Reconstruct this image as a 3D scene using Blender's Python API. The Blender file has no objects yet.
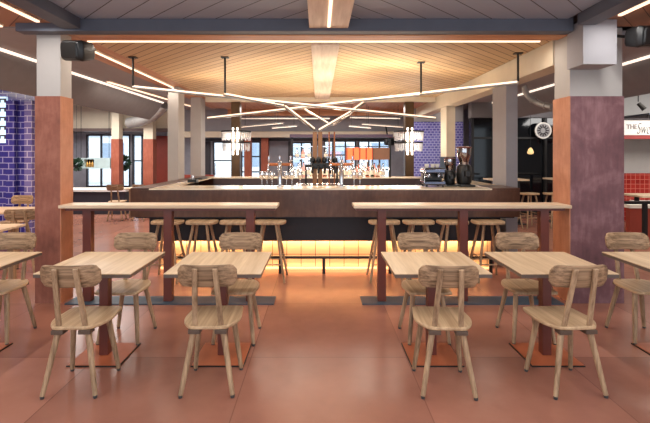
import bpy, bmesh, math, random
from mathutils import Vector, Matrix
random.seed(7)
C = bpy.context.scene
COL = C.collection
PI = math.pi
F, CX, HY, EYE = 433.0, 319.0, 154.0, 1.6

def P(px, py, Y):
    return Vector(((px-CX)/F*Y, Y, EYE+(HY-py)/F*Y))
def PX(px, Y):
    return (px-CX)/F*Y
def PZ(py, Y):
    return EYE+(HY-py)/F*Y

# ------------------------------------------------------------------ materials
def lin(c):
    return tuple(((v/255.0)/12.92 if v/255.0 <= 0.04045 else ((v/255.0+0.055)/1.055)**2.4) for v in c)+(1.0,)

class NT:
    def __init__(s, name):
        s.m = bpy.data.materials.new(name); s.m.use_nodes = True
        s.t = s.m.node_tree; s.b = s.t.nodes['Principled BSDF']
    def n(s, typ, **kw):
        o = s.t.nodes.new(typ)
        for k, v in kw.items(): setattr(o, k, v)
        return o
    def l(s, a, b): s.t.links.new(a, b)
    def math(s, op, a, b=None, c=None):
        o = s.n('ShaderNodeMath', operation=op)
        for i, v in enumerate((a, b, c)):
            if v is None: continue
            if isinstance(v, (int, float)): o.inputs[i].default_value = v
            else: s.l(v, o.inputs[i])
        return o.outputs[0]
    def mix(s, fac, a, b):
        o = s.n('ShaderNodeMix', data_type='RGBA')
        if isinstance(fac, (int, float)): o.inputs['Factor'].default_value = fac
        else: s.l(fac, o.inputs['Factor'])
        for v, k in ((a, 6), (b, 7)):
            if isinstance(v, tuple): o.inputs[k].default_value = v
            else: s.l(v, o.inputs[k])
        return o.outputs[2]
    def coords(s, scale=(1, 1, 1), rnd=0.0):
        tc = s.n('ShaderNodeTexCoord'); mp = s.n('ShaderNodeMapping')
        mp.inputs['Scale'].default_value = scale
        s.l(tc.outputs['Object'], mp.inputs['Vector'])
        if rnd:
            oi = s.n('ShaderNodeObjectInfo'); 
            v = s.math('MULTIPLY', oi.outputs['Random'], rnd)
            cb = s.n('ShaderNodeCombineXYZ'); 
            for i in range(3): s.l(v, cb.inputs[i])
            s.l(cb.outputs[0], mp.inputs['Location'])
        return mp.outputs[0]
    def noise(s, vec, scale, detail=3, rough=0.5, dist=0.0):
        o = s.n('ShaderNodeTexNoise'); o.inputs['Scale'].default_value = scale
        o.inputs['Detail'].default_value = detail; o.inputs['Roughness'].default_value = rough
        o.inputs['Distortion'].default_value = dist
        s.l(vec, o.inputs['Vector']); return o.outputs['Fac']
    def ramp(s, fac, stops):
        o = s.n('ShaderNodeValToRGB'); e = o.color_ramp.elements
        while len(e) < len(stops): e.new(0.5)
        for i, (p, c) in enumerate(stops):
            e[i].position = p; e[i].color = c if len(c) == 4 else c+(1,)
        s.l(fac, o.inputs[0]); return o.outputs[0]
    def bump(s, h, strength=0.3, dist=0.01):
        o = s.n('ShaderNodeBump'); o.inputs['Strength'].default_value = strength
        o.inputs['Distance'].default_value = dist
        s.l(h, o.inputs['Height']); s.l(o.outputs[0], s.b.inputs['Normal'])

def plain(name, c, rough=0.5, metal=0.0, var=0.08, vs=6.0, spec=0.5):
    t = NT(name); b = t.b
    b.inputs['Roughness'].default_value = rough; b.inputs['Metallic'].default_value = metal
    b.inputs['Specular IOR Level'].default_value = spec
    L = lin(c); n = t.noise(t.coords(), vs, 4)
    lo = tuple(v*(1-var) for v in L[:3])+(1,); hi = tuple(min(1, v*(1+var)) for v in L[:3])+(1,)
    t.l(t.ramp(n, [(0.3, lo), (0.7, hi)]), b.inputs['Base Color'])
    return t.m

def wood(name, dark, light, axis='x', rough=0.5, freq=22.0, planks=0.0, rnd=9.0, spec=0.3):
    """grain streaks running along `axis`, optional glued staves"""
    t = NT(name); b = t.b
    b.inputs['Roughness'].default_value = rough; b.inputs['Specular IOR Level'].default_value = spec
    st = {'x': (0.9, freq, freq), 'y': (freq, 0.9, freq), 'z': (freq, freq, 0.9)}[axis]
    n1 = t.noise(t.coords(st, rnd), 1.0, 5, 0.6, 0.15)
    st2 = {'x': (2.5, freq*3, freq*3), 'y': (freq*3, 2.5, freq*3), 'z': (freq*3, freq*3, 2.5)}[axis]
    n2 = t.noise(t.coords(st2, rnd), 1.0, 3, 0.6)
    f = t.math('ADD', t.math('MULTIPLY', n1, 0.7), t.math('MULTIPLY', n2, 0.3))
    col = t.ramp(f, [(0.36, lin(dark)), (0.62, lin(light))])
    if planks:
        tc = t.n('ShaderNodeTexCoord'); sx = t.n('ShaderNodeSeparateXYZ'); t.l(tc.outputs['Object'], sx.inputs[0])
        ax = 'Y' if axis == 'x' else 'X'
        k = t.math('FLOOR', t.math('MULTIPLY', sx.outputs[ax], 1.0/planks))
        wn = t.n('ShaderNodeTexWhiteNoise', noise_dimensions='1D'); t.l(k, wn.inputs['W'])
        col = t.mix(t.math('MULTIPLY', wn.outputs['Value'], 0.35), col, lin(dark))
    t.l(col, b.inputs['Base Color']); t.bump(f, 0.06, 0.001)
    return t.m

def emis(name, c, s):
    t = NT(name); b = t.b
    b.inputs['Base Color'].default_value = lin(c)
    b.inputs['Emission Color'].default_value = lin(c); b.inputs['Emission Strength'].default_value = s
    return t.m

def glassy(name, c, alpha=0.25, rough=0.05):
    t = NT(name); t.t.nodes.remove(t.b)
    out = [n for n in t.t.nodes if n.type == 'OUTPUT_MATERIAL'][0]
    tr = t.n('ShaderNodeBsdfTransparent'); tr.inputs[0].default_value = lin(c)
    gl = t.n('ShaderNodeBsdfGlossy'); gl.inputs['Roughness'].default_value = rough
    gl.inputs[0].default_value = (1, 1, 1, 1)
    mx = t.n('ShaderNodeMixShader'); mx.inputs[0].default_value = alpha
    t.l(tr.outputs[0], mx.inputs[1]); t.l(gl.outputs[0], mx.inputs[2]); t.l(mx.outputs[0], out.inputs[0])
    return t.m

def plankceil(name, c1, c2, joint, spacing, xc=0.02, s=1.0, rough=0.6, jw=0.05):
    """chevron boards mirrored about the centre line"""
    t = NT(name); b = t.b; b.inputs['Roughness'].default_value = rough
    tc = t.n('ShaderNodeTexCoord'); sx = t.n('ShaderNodeSeparateXYZ'); t.l(tc.outputs['Object'], sx.inputs[0])
    ax = t.math('ABSOLUTE', t.math('SUBTRACT', sx.outputs['X'], xc))
    p = t.math('MULTIPLY', t.math('SUBTRACT', ax, t.math('MULTIPLY', sx.outputs['Y'], s)), 1.0/spacing)
    fr = t.math('FRACT', t.math('ADD', p, 200.0))
    k = t.math('FLOOR', p)
    wn = t.n('ShaderNodeTexWhiteNoise', noise_dimensions='1D'); t.l(k, wn.inputs['W'])
    q = t.math('ADD', ax, t.math('MULTIPLY', sx.outputs['Y'], s))
    cb = t.n('ShaderNodeCombineXYZ'); t.l(t.math('MULTIPLY', p, 9.0), cb.inputs[0]); t.l(q, cb.inputs[1])
    g = t.noise(cb.outputs[0], 1.5, 4)
    f = t.math('ADD', t.math('MULTIPLY', wn.outputs['Value'], 0.55), t.math('MULTIPLY', g, 0.45))
    col = t.mix(f, lin(c1), lin(c2))
    jm = t.math('LESS_THAN', fr, jw)
    # butt joints across the boards
    col = t.mix(jm, col, lin(joint))
    t.l(col, b.inputs['Base Color'])
    t.bump(t.math('SUBTRACT', 1.0, jm), 0.4, 0.004)
    return t.m

def tiles(name, c1, c2, mortar, w, h, msize=0.006, rough=0.15, offs=0.5):
    t = NT(name); b = t.b; b.inputs['Roughness'].default_value = rough
    tc = t.n('ShaderNodeTexCoord'); sx = t.n('ShaderNodeSeparateXYZ'); t.l(tc.outputs['Object'], sx.inputs[0])
    cb = t.n('ShaderNodeCombineXYZ'); t.l(t.math('ADD', sx.outputs['X'], sx.outputs['Y']), cb.inputs[0]); t.l(sx.outputs['Z'], cb.inputs[1])
    br = t.n('ShaderNodeTexBrick'); br.offset = offs
    br.inputs['Color1'].default_value = lin(c1); br.inputs['Color2'].default_value = lin(c2)
    br.inputs['Mortar'].default_value = lin(mortar); br.inputs['Scale'].default_value = 1.0
    br.inputs['Mortar Size'].default_value = msize; br.inputs['Brick Width'].default_value = w
    br.inputs['Row Height'].default_value = h; br.inputs['Bias'].default_value = 0.0
    t.l(cb.outputs[0], br.inputs['Vector']); t.l(br.outputs['Color'], b.inputs['Base Color'])
    t.bump(t.math('SUBTRACT', 1.0, br.outputs['Fac']), 0.3, 0.003)
    return t.m

def rusty(name, dark, mid, light, rough=0.55, scale=2.2, spec=0.4):
    t = NT(name); b = t.b; b.inputs['Specular IOR Level'].default_value = spec
    v = t.coords()
    n1 = t.noise(v, scale, 6, 0.62, 0.4); n2 = t.noise(t.coords((14, 14, 3)), 2.0, 4)
    f = t.math('ADD', t.math('MULTIPLY', n1, 0.75), t.math('MULTIPLY', n2, 0.25))
    t.l(t.ramp(f, [(0.32, lin(dark)), (0.5, lin(mid)), (0.68, lin(light))]), b.inputs['Base Color'])
    b.inputs['Roughness'].default_value = rough
    t.bump(n1, 0.08, 0.01)
    return t.m

def floormat():
    t = NT('terracotta_floor'); b = t.b
    tc = t.n('ShaderNodeTexCoord'); sx = t.n('ShaderNodeSeparateXYZ'); t.l(tc.outputs['Object'], sx.inputs[0])
    def seam(o, per, off, w):
        fr = t.math('FRACT', t.math('ADD', t.math('MULTIPLY', o, 1.0/per), 50+off))
        return t.math('LESS_THAN', fr, w/per)
    sm = t.math('MAXIMUM', seam(sx.outputs['X'], 1.22, 0.44, 0.007), seam(sx.outputs['Y'], 1.22, 0.21, 0.007))
    kx = t.math('FLOOR', t.math('ADD', t.math('MULTIPLY', sx.outputs['X'], 1/1.22), 50.44))
    ky = t.math('FLOOR', t.math('ADD', t.math('MULTIPLY', sx.outputs['Y'], 1/1.22), 50.21))
    cb = t.n('ShaderNodeCombineXYZ'); t.l(kx, cb.inputs[0]); t.l(ky, cb.inputs[1])
    wn = t.n('ShaderNodeTexWhiteNoise', noise_dimensions='2D'); t.l(cb.outputs[0], wn.inputs['Vector'])
    n1 = t.noise(t.coords(), 1.3, 6, 0.6); n2 = t.noise(t.coords(), 9.0, 4, 0.5)
    f = t.math('ADD', t.math('ADD', t.math('MULTIPLY', n1, 0.6), t.math('MULTIPLY', n2, 0.12)), t.math('MULTIPLY', wn.outputs['Value'], 0.28))
    col = t.ramp(f, [(0.28, lin(FLOOR_C[0])), (0.52, lin(FLOOR_C[1])), (0.75, lin(FLOOR_C[2]))])
    col = t.mix(t.math('MULTIPLY', sm, 0.45), col, lin((84, 50, 42)))
    t.l(col, b.inputs['Base Color'])
    t.l(t.math('ADD', 0.20, t.math('MULTIPLY', n1, 0.10)), b.inputs['Roughness'])
    b.inputs['Specular IOR Level'].default_value = 0.5
    return t.m
FLOOR_C = [(138, 92, 77), (155, 105, 88), (172, 120, 101)]

M = dict(
 floor=floormat(),
 oak_top=wood('oak_table_top', (178, 150, 118), (214, 190, 158), 'y', 0.38, 14, planks=0.09),
 oak_edge=plain('dark_table_edge', (92, 78, 70), 0.5),
 oak_chair=wood('oiled_oak', (118, 92, 68), (184, 154, 122), 'z', 0.5, 30),
 oak_back=wood('oiled_oak_backrest', (98, 74, 54), (176, 144, 112), 'x', 0.5, 46),
 oak_seat=wood('oiled_oak_seat', (158, 126, 94), (204, 174, 138), 'y', 0.42, 24, planks=0.07),
 block=plain('dark_walnut_block', (84, 66, 54), 0.5),
 glide=plain('plastic_glide', (60, 60, 62), 0.4),
 oxblood=plain('oxblood_steel', (100, 48, 38), 0.38, 0.0, 0.1),
 rustplate=plain('rust_red_steel_plate', (172, 94, 60), 0.45, 0.0, 0.1),
 bluesteel=plain('blue_grey_steel', (58, 74, 88), 0.5, 0.0, 0.15),
 ledge=wood('pale_oak_ledge', (192, 166, 136), (222, 200, 172), 'x', 0.4, 16),
 clad_l=rusty('rusted_cladding', (110, 66, 54), (140, 86, 70), (168, 112, 94)),
 clad_side_lit=rusty('warm_lit_cladding_tone', (164, 108, 78), (186, 126, 94), (204, 146, 114)),  # cladding in a lighter orange, warm light put into the colour
 clad_r=rusty('plum_cladding', (92, 62, 66), (116, 80, 84), (150, 112, 116), scale=2.6),
 white=plain('warm_white_plaster', (172, 168, 164), 0.8, 0, 0.03),
 grey=plain('pale_grey_plaster', (152, 150, 154), 0.8, 0, 0.03),
 cream=plain('cream_plaster', (216, 204, 182), 0.8, 0, 0.03),
 beam=plain('slate_steel', (88, 92, 104), 0.6, 0, 0.06),
 ceilgrey=plankceil('grey_boards', (140, 153, 176), (154, 166, 186), (58, 60, 68), 0.34, jw=0.045),
 ceilwood=plankceil('golden_boards', (186, 152, 112), (212, 182, 140), (92, 66, 46), 0.17, jw=0.10),
 sidewood=plankceil('brown_side_boards', (160, 116, 90), (178, 134, 106), (96, 68, 54), 0.26, jw=0.05),
 board=wood('orange_wood_board', (172, 120, 86), (198, 148, 112), 'y', 0.5, 14, rnd=0),
 boardx=wood('orange_wood_board_across', (176, 116, 78), (204, 146, 104), 'x', 0.5, 14, rnd=0),
 palewood=wood('pale_wood_box', (198, 176, 156), (222, 204, 186), 'y', 0.5, 12, rnd=0),
 upper=plain('dark_service_ceiling', (112, 108, 110), 0.8, 0, 0.05),
 sail=plain('taupe_acoustic_panel', (124, 120, 122), 0.85, 0, 0.05),
 led=emis('led_warm', (255, 222, 192), 1.35),
 stickled=emis('stick_diffuser', (255, 232, 208), 0.95),
 ledsoft=emis('led_edge', (255, 238, 222), 1.0),
 barled=emis('amber_base_led', (255, 206, 150), .85),
 steelblue=plain('blue_tinted_steel', (92, 96, 112), .25, .9),
 black=plain('matt_black', (13, 13, 14), 0.45, 0, 0.1),
 blacksteel=plain('black_steel', (34, 32, 32), 0.4, 0.3, 0.1),
 booth=plain('brown_grey_lintel', (110, 92, 88), .6),
 bronze=plain('dark_bronze', (84, 62, 38), 0.35, 0.5, 0.15),
 tube=plain('champagne_aluminium', (128, 122, 116), 0.45, 0.3, 0.04),
 copper=plain('copper_tube', (170, 104, 66), 0.3, 0.8, 0.05),
 chrome=plain('brushed_chrome', (200, 200, 204), 0.18, 1.0, 0.05),
 apron=rusty('brown_patinated_steel', (58, 36, 27), (78, 50, 37), (100, 70, 54), 0.32, 2.2),
 marble=plain('cream_stone_top', (214, 198, 172), 0.18, 0, 0.1, 4),
 panelblk=plain('black_bar_panel', (26, 22, 28), 0.5, 0, 0.1),
 kick=tiles('cream_glazed_tile', (214, 180, 140), (202, 168, 128), (84, 56, 36), 0.2, 0.2, 0.004, 0.25, 0.0),
 blue=tiles('cobalt_glazed_tile', (40, 38, 122), (66, 60, 150), (150, 146, 196), 0.17, 0.11, 0.008, 0.12),
 bluefine=tiles('violet_blue_mosaic', (78, 74, 150), (106, 102, 178), (160, 156, 206), 0.10, 0.07, 0.010, 0.15),
 bluepale=tiles('lilac_glazed_tile', (96, 88, 150), (120, 110, 170), (190, 184, 214), 0.17, 0.11, 0.008, 0.12),
 redtile=tiles('red_glazed_tile', (136, 30, 26), (160, 42, 34), (190, 100, 84), 0.11, 0.11, 0.006, 0.2, 0.0),
 redpaint=plain('brick_red_panel', (146, 58, 42), 0.5),
 orangecol=rusty('terracotta_column', (138, 72, 54), (156, 84, 62), (176, 102, 78)),
 frame=plain('charcoal_window_frame', (52, 50, 56), 0.5),
 glass=glassy('window_glass', (236, 242, 246), 0.10),
 darkglass=plain('smoked_glass', (16, 18, 22), 0.06, 0, 0.1),
 hopper=glassy('smoked_hopper', (150, 110, 84), 0.35, 0.08),
 drops=None,
 crystal=glassy('crystal_glass', (250, 250, 250), 0.45, 0.12),
 bulb=emis('chandelier_tube', (255, 244, 230), 4.0),
 orangelamp=emis('orange_lightbox', (255, 98, 52), 1.3),
 screen=emis('pale_lightbox', (188, 214, 232), 0.9),
 teal=plain('pale_teal_panel', (178, 196, 196), 0.5),
 gold=plain('gold_metal', (206, 160, 90), 0.3, 0.7),
 leaf=plain('dark_leaf', (34, 62, 44), 0.5, 0, 0.3, 30),
 signwhite=plain('white_sign_board', (236, 232, 224), 0.6, 0, 0.02),
 signred=plain('sign_red', (150, 52, 48), 0.6),
 bronzebright=plain('golden_bronze', (150, 104, 66), .4, .3),
 signgrey=plain('faded_lettering', (150, 138, 138), 0.6),
 signink=plain('sign_ink', (48, 38, 40), 0.6),
 cushion=plain('white_cushion', (222, 216, 204), 0.8),
 facade=plain('stone_facade', (226, 226, 226), 0.9),
 facadeglass=plain('facade_window', (150, 164, 180), 0.2),
 duct=plain('galvanised_duct', (160, 156, 152), 0.45, 0.3),
 bclear=glassy('clear_bottle_glass', (236, 238, 236), 0.3),
 bamber=glassy('amber_bottle_glass', (206, 130, 70), 0.3),
 bgreen=glassy('green_bottle_glass', (92, 128, 84), 0.3),
 bpink=plain('rose_bottle', (214, 160, 150), 0.15),
 paper=plain('paper_label', (222, 214, 196), 0.7),
)

def dropmat():
    t = NT('crystal_drop_glass'); b = t.b
    b.inputs['Base Color'].default_value = (.95, .95, .95, 1); b.inputs['Roughness'].default_value = .12
    b.inputs['Transmission Weight'].default_value = .55; b.inputs['IOR'].default_value = 1.3
    return t.m
M['drops'] = dropmat()
# ------------------------------------------------------------------ builders
class MB:
    def __init__(s): s.bm = bmesh.new()
    def box(s, x0, x1, y0, y1, z0, z1):
        v = [s.bm.verts.new(p) for p in ((x0,y0,z0),(x1,y0,z0),(x1,y1,z0),(x0,y1,z0),(x0,y0,z1),(x1,y0,z1),(x1,y1,z1),(x0,y1,z1))]
        for f in ((0,3,2,1),(4,5,6,7),(0,1,5,4),(1,2,6,5),(2,3,7,6),(3,0,4,7)): s.bm.faces.new([v[i] for i in f])
        return s
    def bar(s, p0, p1, w, h, up=(0, 0, 1)):
        """rectangular bar between two points; w across, h along `up`"""
        p0, p1 = Vector(p0), Vector(p1); d = (p1-p0).normalized(); u = Vector(up)
        a = d.cross(u)
        if a.length < 1e-4: a = d.cross(Vector((0, 1, 0)))
        a.normalize(); b = a.cross(d).normalized()
        v = []
        for p in (p0, p1):
            for i, j in ((-1,-1),(1,-1),(1,1),(-1,1)): v.append(s.bm.verts.new(p+a*(i*w/2)+b*(j*h/2)))
        for f in ((3,2,1,0),(4,5,6,7),(0,1,5,4),(1,2,6,5),(2,3,7,6),(3,0,4,7)): s.bm.faces.new([v[i] for i in f])
        return s
    def tube(s, p0, p1, r0, r1=None, n=14):
        r1 = r0 if r1 is None else r1
        return s.path([p0, p1], [r0, r1], n)
    def path(s, pts, rs, n=14):
        pts = [Vector(p) for p in pts]
        if isinstance(rs, (int, float)): rs = [rs]*len(pts)
        rings = []; a = None
        for i, p in enumerate(pts):
            d = (pts[min(i+1, len(pts)-1)]-pts[max(i-1, 0)]).normalized()
            if a is None: a = d.orthogonal().normalized()
            else: a = (a-d*a.dot(d)).normalized()
            b = d.cross(a)
            rings.append([s.bm.verts.new(p+(a*math.cos(t)+b*math.sin(t))*rs[i]) for t in [2*PI*k/n for k in range(n)]])
        for i in range(len(rings)-1):
            for k in range(n): s.bm.faces.new((rings[i][k], rings[i][(k+1)%n], rings[i+1][(k+1)%n], rings[i+1][k]))
        s.bm.faces.new(rings[0][::-1]); s.bm.faces.new(rings[-1])
        return s
    def lathe(s, prof, c=(0, 0, 0), n=20):
        c = Vector(c); rings = []
        for r, z in prof:
            rings.append([s.bm.verts.new(c+Vector((max(r, 1e-4)*math.cos(2*PI*k/n), max(r, 1e-4)*math.sin(2*PI*k/n), z))) for k in range(n)])
        for i in range(len(rings)-1):
            for k in range(n): s.bm.faces.new((rings[i][k], rings[i][(k+1)%n], rings[i+1][(k+1)%n], rings[i+1][k]))
        s.bm.faces.new(rings[0][::-1]); s.bm.faces.new(rings[-1])
        return s
    def prism(s, pts, z0, z1):
        a = [s.bm.verts.new((x, y, z0)) for x, y in pts]; b = [s.bm.verts.new((x, y, z1)) for x, y in pts]
        s.bm.faces.new(a[::-1]); s.bm.faces.new(b); n = len(pts)
        for i in range(n): s.bm.faces.new((a[i], a[(i+1)%n], b[(i+1)%n], b[i]))
        return s
    def prism_y(s, pts, y0, y1):
        a = [s.bm.verts.new((x, y0, z)) for x, z in pts]; b = [s.bm.verts.new((x, y1, z)) for x, z in pts]
        s.bm.faces.new(a); s.bm.faces.new(b[::-1]); n = len(pts)
        for i in range(n): s.bm.faces.new((a[(i+1)%n], a[i], b[i], b[(i+1)%n]))
        return s
    def build(s, name, mat, parent=None, bevel=0.0, smooth=False, seg=2):
        bmesh.ops.recalc_face_normals(s.bm, faces=s.bm.faces[:])
        if parent is not None: bmesh.ops.translate(s.bm, verts=s.bm.verts[:], vec=-wloc(parent))
        me = bpy.data.meshes.new(name); s.bm.to_mesh(me); s.bm.free()
        me.materials.append(M[mat] if isinstance(mat, str) else mat)
        o = bpy.data.objects.new(name, me); COL.objects.link(o)
        if parent is not None: o.parent = parent
        if bevel:
            b = o.modifiers.new('bevel', 'BEVEL'); b.width = bevel; b.segments = seg; b.limit_method = 'ANGLE'; b.angle_limit = math.radians(40)
        if smooth:
            for p in me.polygons: p.use_smooth = True
            me.set_sharp_from_angle(angle=math.radians(42))
        return o
def wloc(o):
    v = Vector(o.location)
    while o.parent is not None: o = o.parent; v += Vector(o.location)
    return v
def tag(o, label, cat, group=None, kind=None):
    o['label'] = label; o['category'] = cat
    if group: o['group'] = group
    if kind: o['kind'] = kind
    return o
def thing(name, label, cat, loc=(0, 0, 0), group=None):
    o = bpy.data.objects.new(name, None); COL.objects.link(o); o.location = loc; o.empty_display_size = 0.1
    return tag(o, label, cat, group)
def struct(o): o['kind'] = 'structure'; return o
def copy_tree(o, parent=None):
    c = o.copy(); COL.objects.link(c)
    if parent is not None: c.parent = parent
    for ch in list(o.children): copy_tree(ch, c)
    return c
def area(loc, sx, sy, power, color=(1, .8, .6), rot=(0, 0, 0), name='lamp_light', spread=PI):
    l = bpy.data.lights.new(name, 'AREA'); l.shape = 'RECTANGLE'; l.size = sx; l.size_y = sy
    l.energy = power; l.color = color; l.spread = spread
    o = bpy.data.objects.new(name, l); COL.objects.link(o); o.location = loc; o.rotation_euler = rot
    return o
WARM = (1.0, 0.58, 0.30); SOFT = (1.0, 0.87, 0.73); NEUT = (1.0, 0.96, 0.92)

# ================================================================== SETTING
XL, XR, YF, YB = -9.0, 10.0, -3.0, 15.0
struct(MB().box(XL, XR, YF, YB+0.2, -0.12, 0).build('floor', 'floor'))
struct(MB().box(XL-.2, XR+.2, YF, YB+0.2, 3.14, 3.3).build('ceiling', 'upper'))
struct(MB().box(XL-.15, XL, YF, YB, 0, 3.14).build('wall_left', 'white'))
struct(MB().box(XR, XR+.15, YF, YB, 0, 3.14).build('wall_right', 'white'))
# front grey boards, golden boards, side boards
struct(MB().box(-2.46, 2.58, YF, 4.48, 3.0, 3.06).build('ceiling_front_boards', 'ceilgrey'))
struct(MB().box(-2.60, 2.67, 4.64, 9.9, 2.90, 2.96).build('ceiling_golden_boards', 'ceilwood'))
struct(MB().box(-4.04, -2.66, YF, 4.62, 2.96, 3.02).build('ceiling_left_boards', 'sidewood'))
struct(MB().box(2.78, 4.50, YF, 4.62, 2.96, 3.02).build('ceiling_right_boards', 'sidewood'))
struct(MB().box(-4.04, -3.12, 4.66, 13.4, 2.96, 3.02).build('ceiling_left_aisle', 'grey'))
struct(MB().box(2.97, 4.50, 4.98, 13.4, 2.96, 3.02).build('ceiling_right_aisle', 'grey'))
struct(MB().box(-3.10, -2.61, 4.66, 12.5, 2.915, 2.965).build('ceiling_left_channel', 'board'))
# steel beams
struct(MB().box(-3.15, 2.64, 4.49, 4.63, 2.875, 3.02).build('trim_1', 'beam', bevel=.004))
struct(MB().box(-2.65, -2.47, YF, 4.48, 2.895, 3.02).build('trim_2', 'beam', bevel=.004))
struct(MB().box(2.59, 2.77, YF, 4.34, 2.895, 3.02).build('trim_3', 'beam', bevel=.004))
struct(MB().box(-2.6, 2.66, 4.635, 4.83, 2.868, 2.898).build('trim_4', 'boardx'))
# cream downstand beam over the right-hand columns
struct(MB().box(2.69, 2.95, 4.98, 13.4, 2.62, 2.955).build('trim_5', 'cream'))
# second wood soffit behind the golden boards, and its edge
struct(MB().box(-2.6, 2.67, 9.92, 10.06, 2.80, 2.96).build('trim_6', 'cream'))
struct(MB().box(-2.6, 2.67, 10.08, 12.3, 2.86, 2.92).build('ceiling_rear_boards', 'board'))
struct(MB().box(-2.6, 2.67, 12.32, 12.5, 2.70, 2.95).build('trim_7', 'boardx'))
# rear bulkhead (grey above, cream band below)
struct(MB().box(-4.6, 3.4, 13.5, 13.66, 2.31, 3.14).build('wall_bulkhead', 'grey'))
struct(MB().box(-4.4, 3.4, 13.42, 13.7, 2.12, 2.30).build('trim_8', 'cream'))
struct(MB().box(-9.0, -4.62, 13.5, 13.74, 2.40, 3.14).build('wall_left_bulkhead', 'cream'))
struct(MB().box(-9.0, -4.42, 13.40, 13.8, 2.30, 2.395).build('trim_9', 'booth'))

# acoustic sails down both aisles with their light edge
def sail(sign, X, name, label):
    t = thing(name, label, 'ceiling panel', (X, 8.0, 2.5))
    y1 = 11.3
    pr = []
    for i in range(9):
        a = i/8.0
        pr.append((X+sign*(0.02+0.34*a**1.6), 2.955-0.46*a))
    inner = [(x+sign*0.03, z+0.02) for x, z in pr]
    MB().prism_y(pr+inner[::-1], YF+.5, y1).build('panel', 'sail', t, smooth=True)
    MB().box(X-.018, X+.018, YF+.5, y1, 2.92, 2.954).build('light_edge', 'ledsoft', t)
sail(-1, -4.07, 'acoustic_sail', 'long curved taupe ceiling sail with a lit edge above the left aisle')
sail(1, 4.53, 'acoustic_sail', 'long curved taupe ceiling sail with a lit edge above the right aisle')

# rear walls and windows
def rect_wall(name, x0, x1, y0, y1, z0, z1, holes, mat):
    """wall in the XZ plane with rectangular holes [(x0,x1,z0,z1)]"""
    mb = MB(); cur = x0
    for h in sorted(holes):
        if h[0] > cur: mb.box(cur, h[0], y0, y1, z0, z1)
        if h[2] > z0: mb.box(h[0], h[1], y0, y1, z0, h[2])
        if h[3] < z1: mb.box(h[0], h[1], y0, y1, h[3], z1)
        cur = h[1]
    if cur < x1: mb.box(cur, x1, y0, y1, z0, z1)
    return struct(mb.build(name, mat))
WN = [0]
def window(x0, x1, z0, z1, Y, nx=2, nz=2, nm='window', fm='frame'):
    WN[0] += 1
    mb = MB(); w = .05
    mb.box(x0, x0+w, Y-.04, Y+.04, z0, z1).box(x1-w, x1, Y-.04, Y+.04, z0, z1).box(x0+w, x1-w, Y-.04, Y+.04, z0, z0+w).box(x0+w, x1-w, Y-.04, Y+.04, z1-w, z1)
    for i in range(1, nx): c = x0+(x1-x0)*i/nx; mb.box(c-.025, c+.025, Y-.03, Y+.03, z0+w, z1-w)
    for i in range(1, nz): c = z0+(z1-z0)*i/nz; mb.box(x0+w, x1-w, Y-.031, Y+.031, c-.022, c+.022)
    o = struct(mb.build('%s_%d' % (nm, WN[0]), fm))
    g = MB().box(x0+w, x1-w, Y-.004, Y+.004, z0+w, z1-w).build('pane', 'glass', o)
    return o
YW = 14.4
def wx(px): return PX(px, YW)
holes = [(wx(87), wx(131), .5, 2.25), (wx(133), wx(152), .5, 2.25), (wx(213), wx(233), .1, 2.02), (wx(241), wx(261), .5, 2.02),
         (wx(291), wx(312), .6, 2.0), (wx(324), wx(356), .6, 2.05), (wx(358), wx(390), .6, 2.05)]
rect_wall('wall_back', XL, XR, YW-.06, YW+.1, 0, 3.14, holes, plain('blue_grey_plaster', (152, 154, 164), .8))
for i, h in enumerate(holes):
    if i == 2:
        window(*h, YW-.02, 1, 3, nm='door')
        d = [o for o in bpy.data.objects if o.name.startswith('door_3')][0]
        MB().box(h[0]+.08, h[0]+.11, YW-.12, YW-.09, .9, 1.3).box(h[0]+.08, h[0]+.11, YW-.09, YW-.055, .95, .98).box(h[0]+.08, h[0]+.11, YW-.09, YW-.055, 1.22, 1.25).build('door_handle', 'chrome', d)
    else: window(*h, YW-.02, [3, 2, 1, 2, 2, 3, 3][i], [2, 2, 3, 3, 3, 3, 3][i])
# dark lintel over rear glazing, brick-red door leaf and dark side panel
struct(MB().box(wx(205), wx(392), YW-.14, YW-.065, 2.03, 2.11).build('trim_10', 'frame'))
struct(MB().box(wx(153.5), wx(170), YW-.12, YW-.065, 0, 2.2).build('door_9', 'redpaint', bevel=.006))
struct(MB().box(wx(205), wx(211), YW-.12, YW-.065, 0, 2.02).build('trim_11', 'frame'))
for i, (a, b) in enumerate(((244, 251), (261, 268))):
    struct(MB().box(PX(a, 13.7), PX(b, 13.7), 13.72, 13.95, 0, 2.11).build('trim_%d' % (12+i), 'orangecol'))
struct(MB().box(wx(288.5), wx(291), YW-.13, YW-.065, 0, 2.02).build('trim_14', 'frame'))
# blue tiled wall right of the bar
struct(MB().box(2.62, 4.0, 12.0, 12.12, 0, 2.49).build('wall_blue_tiled', 'bluefine'))
struct(MB().box(2.62, 4.0, 12.0, 12.12, 2.5, 2.955).build('trim_15', 'grey'))
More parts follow.
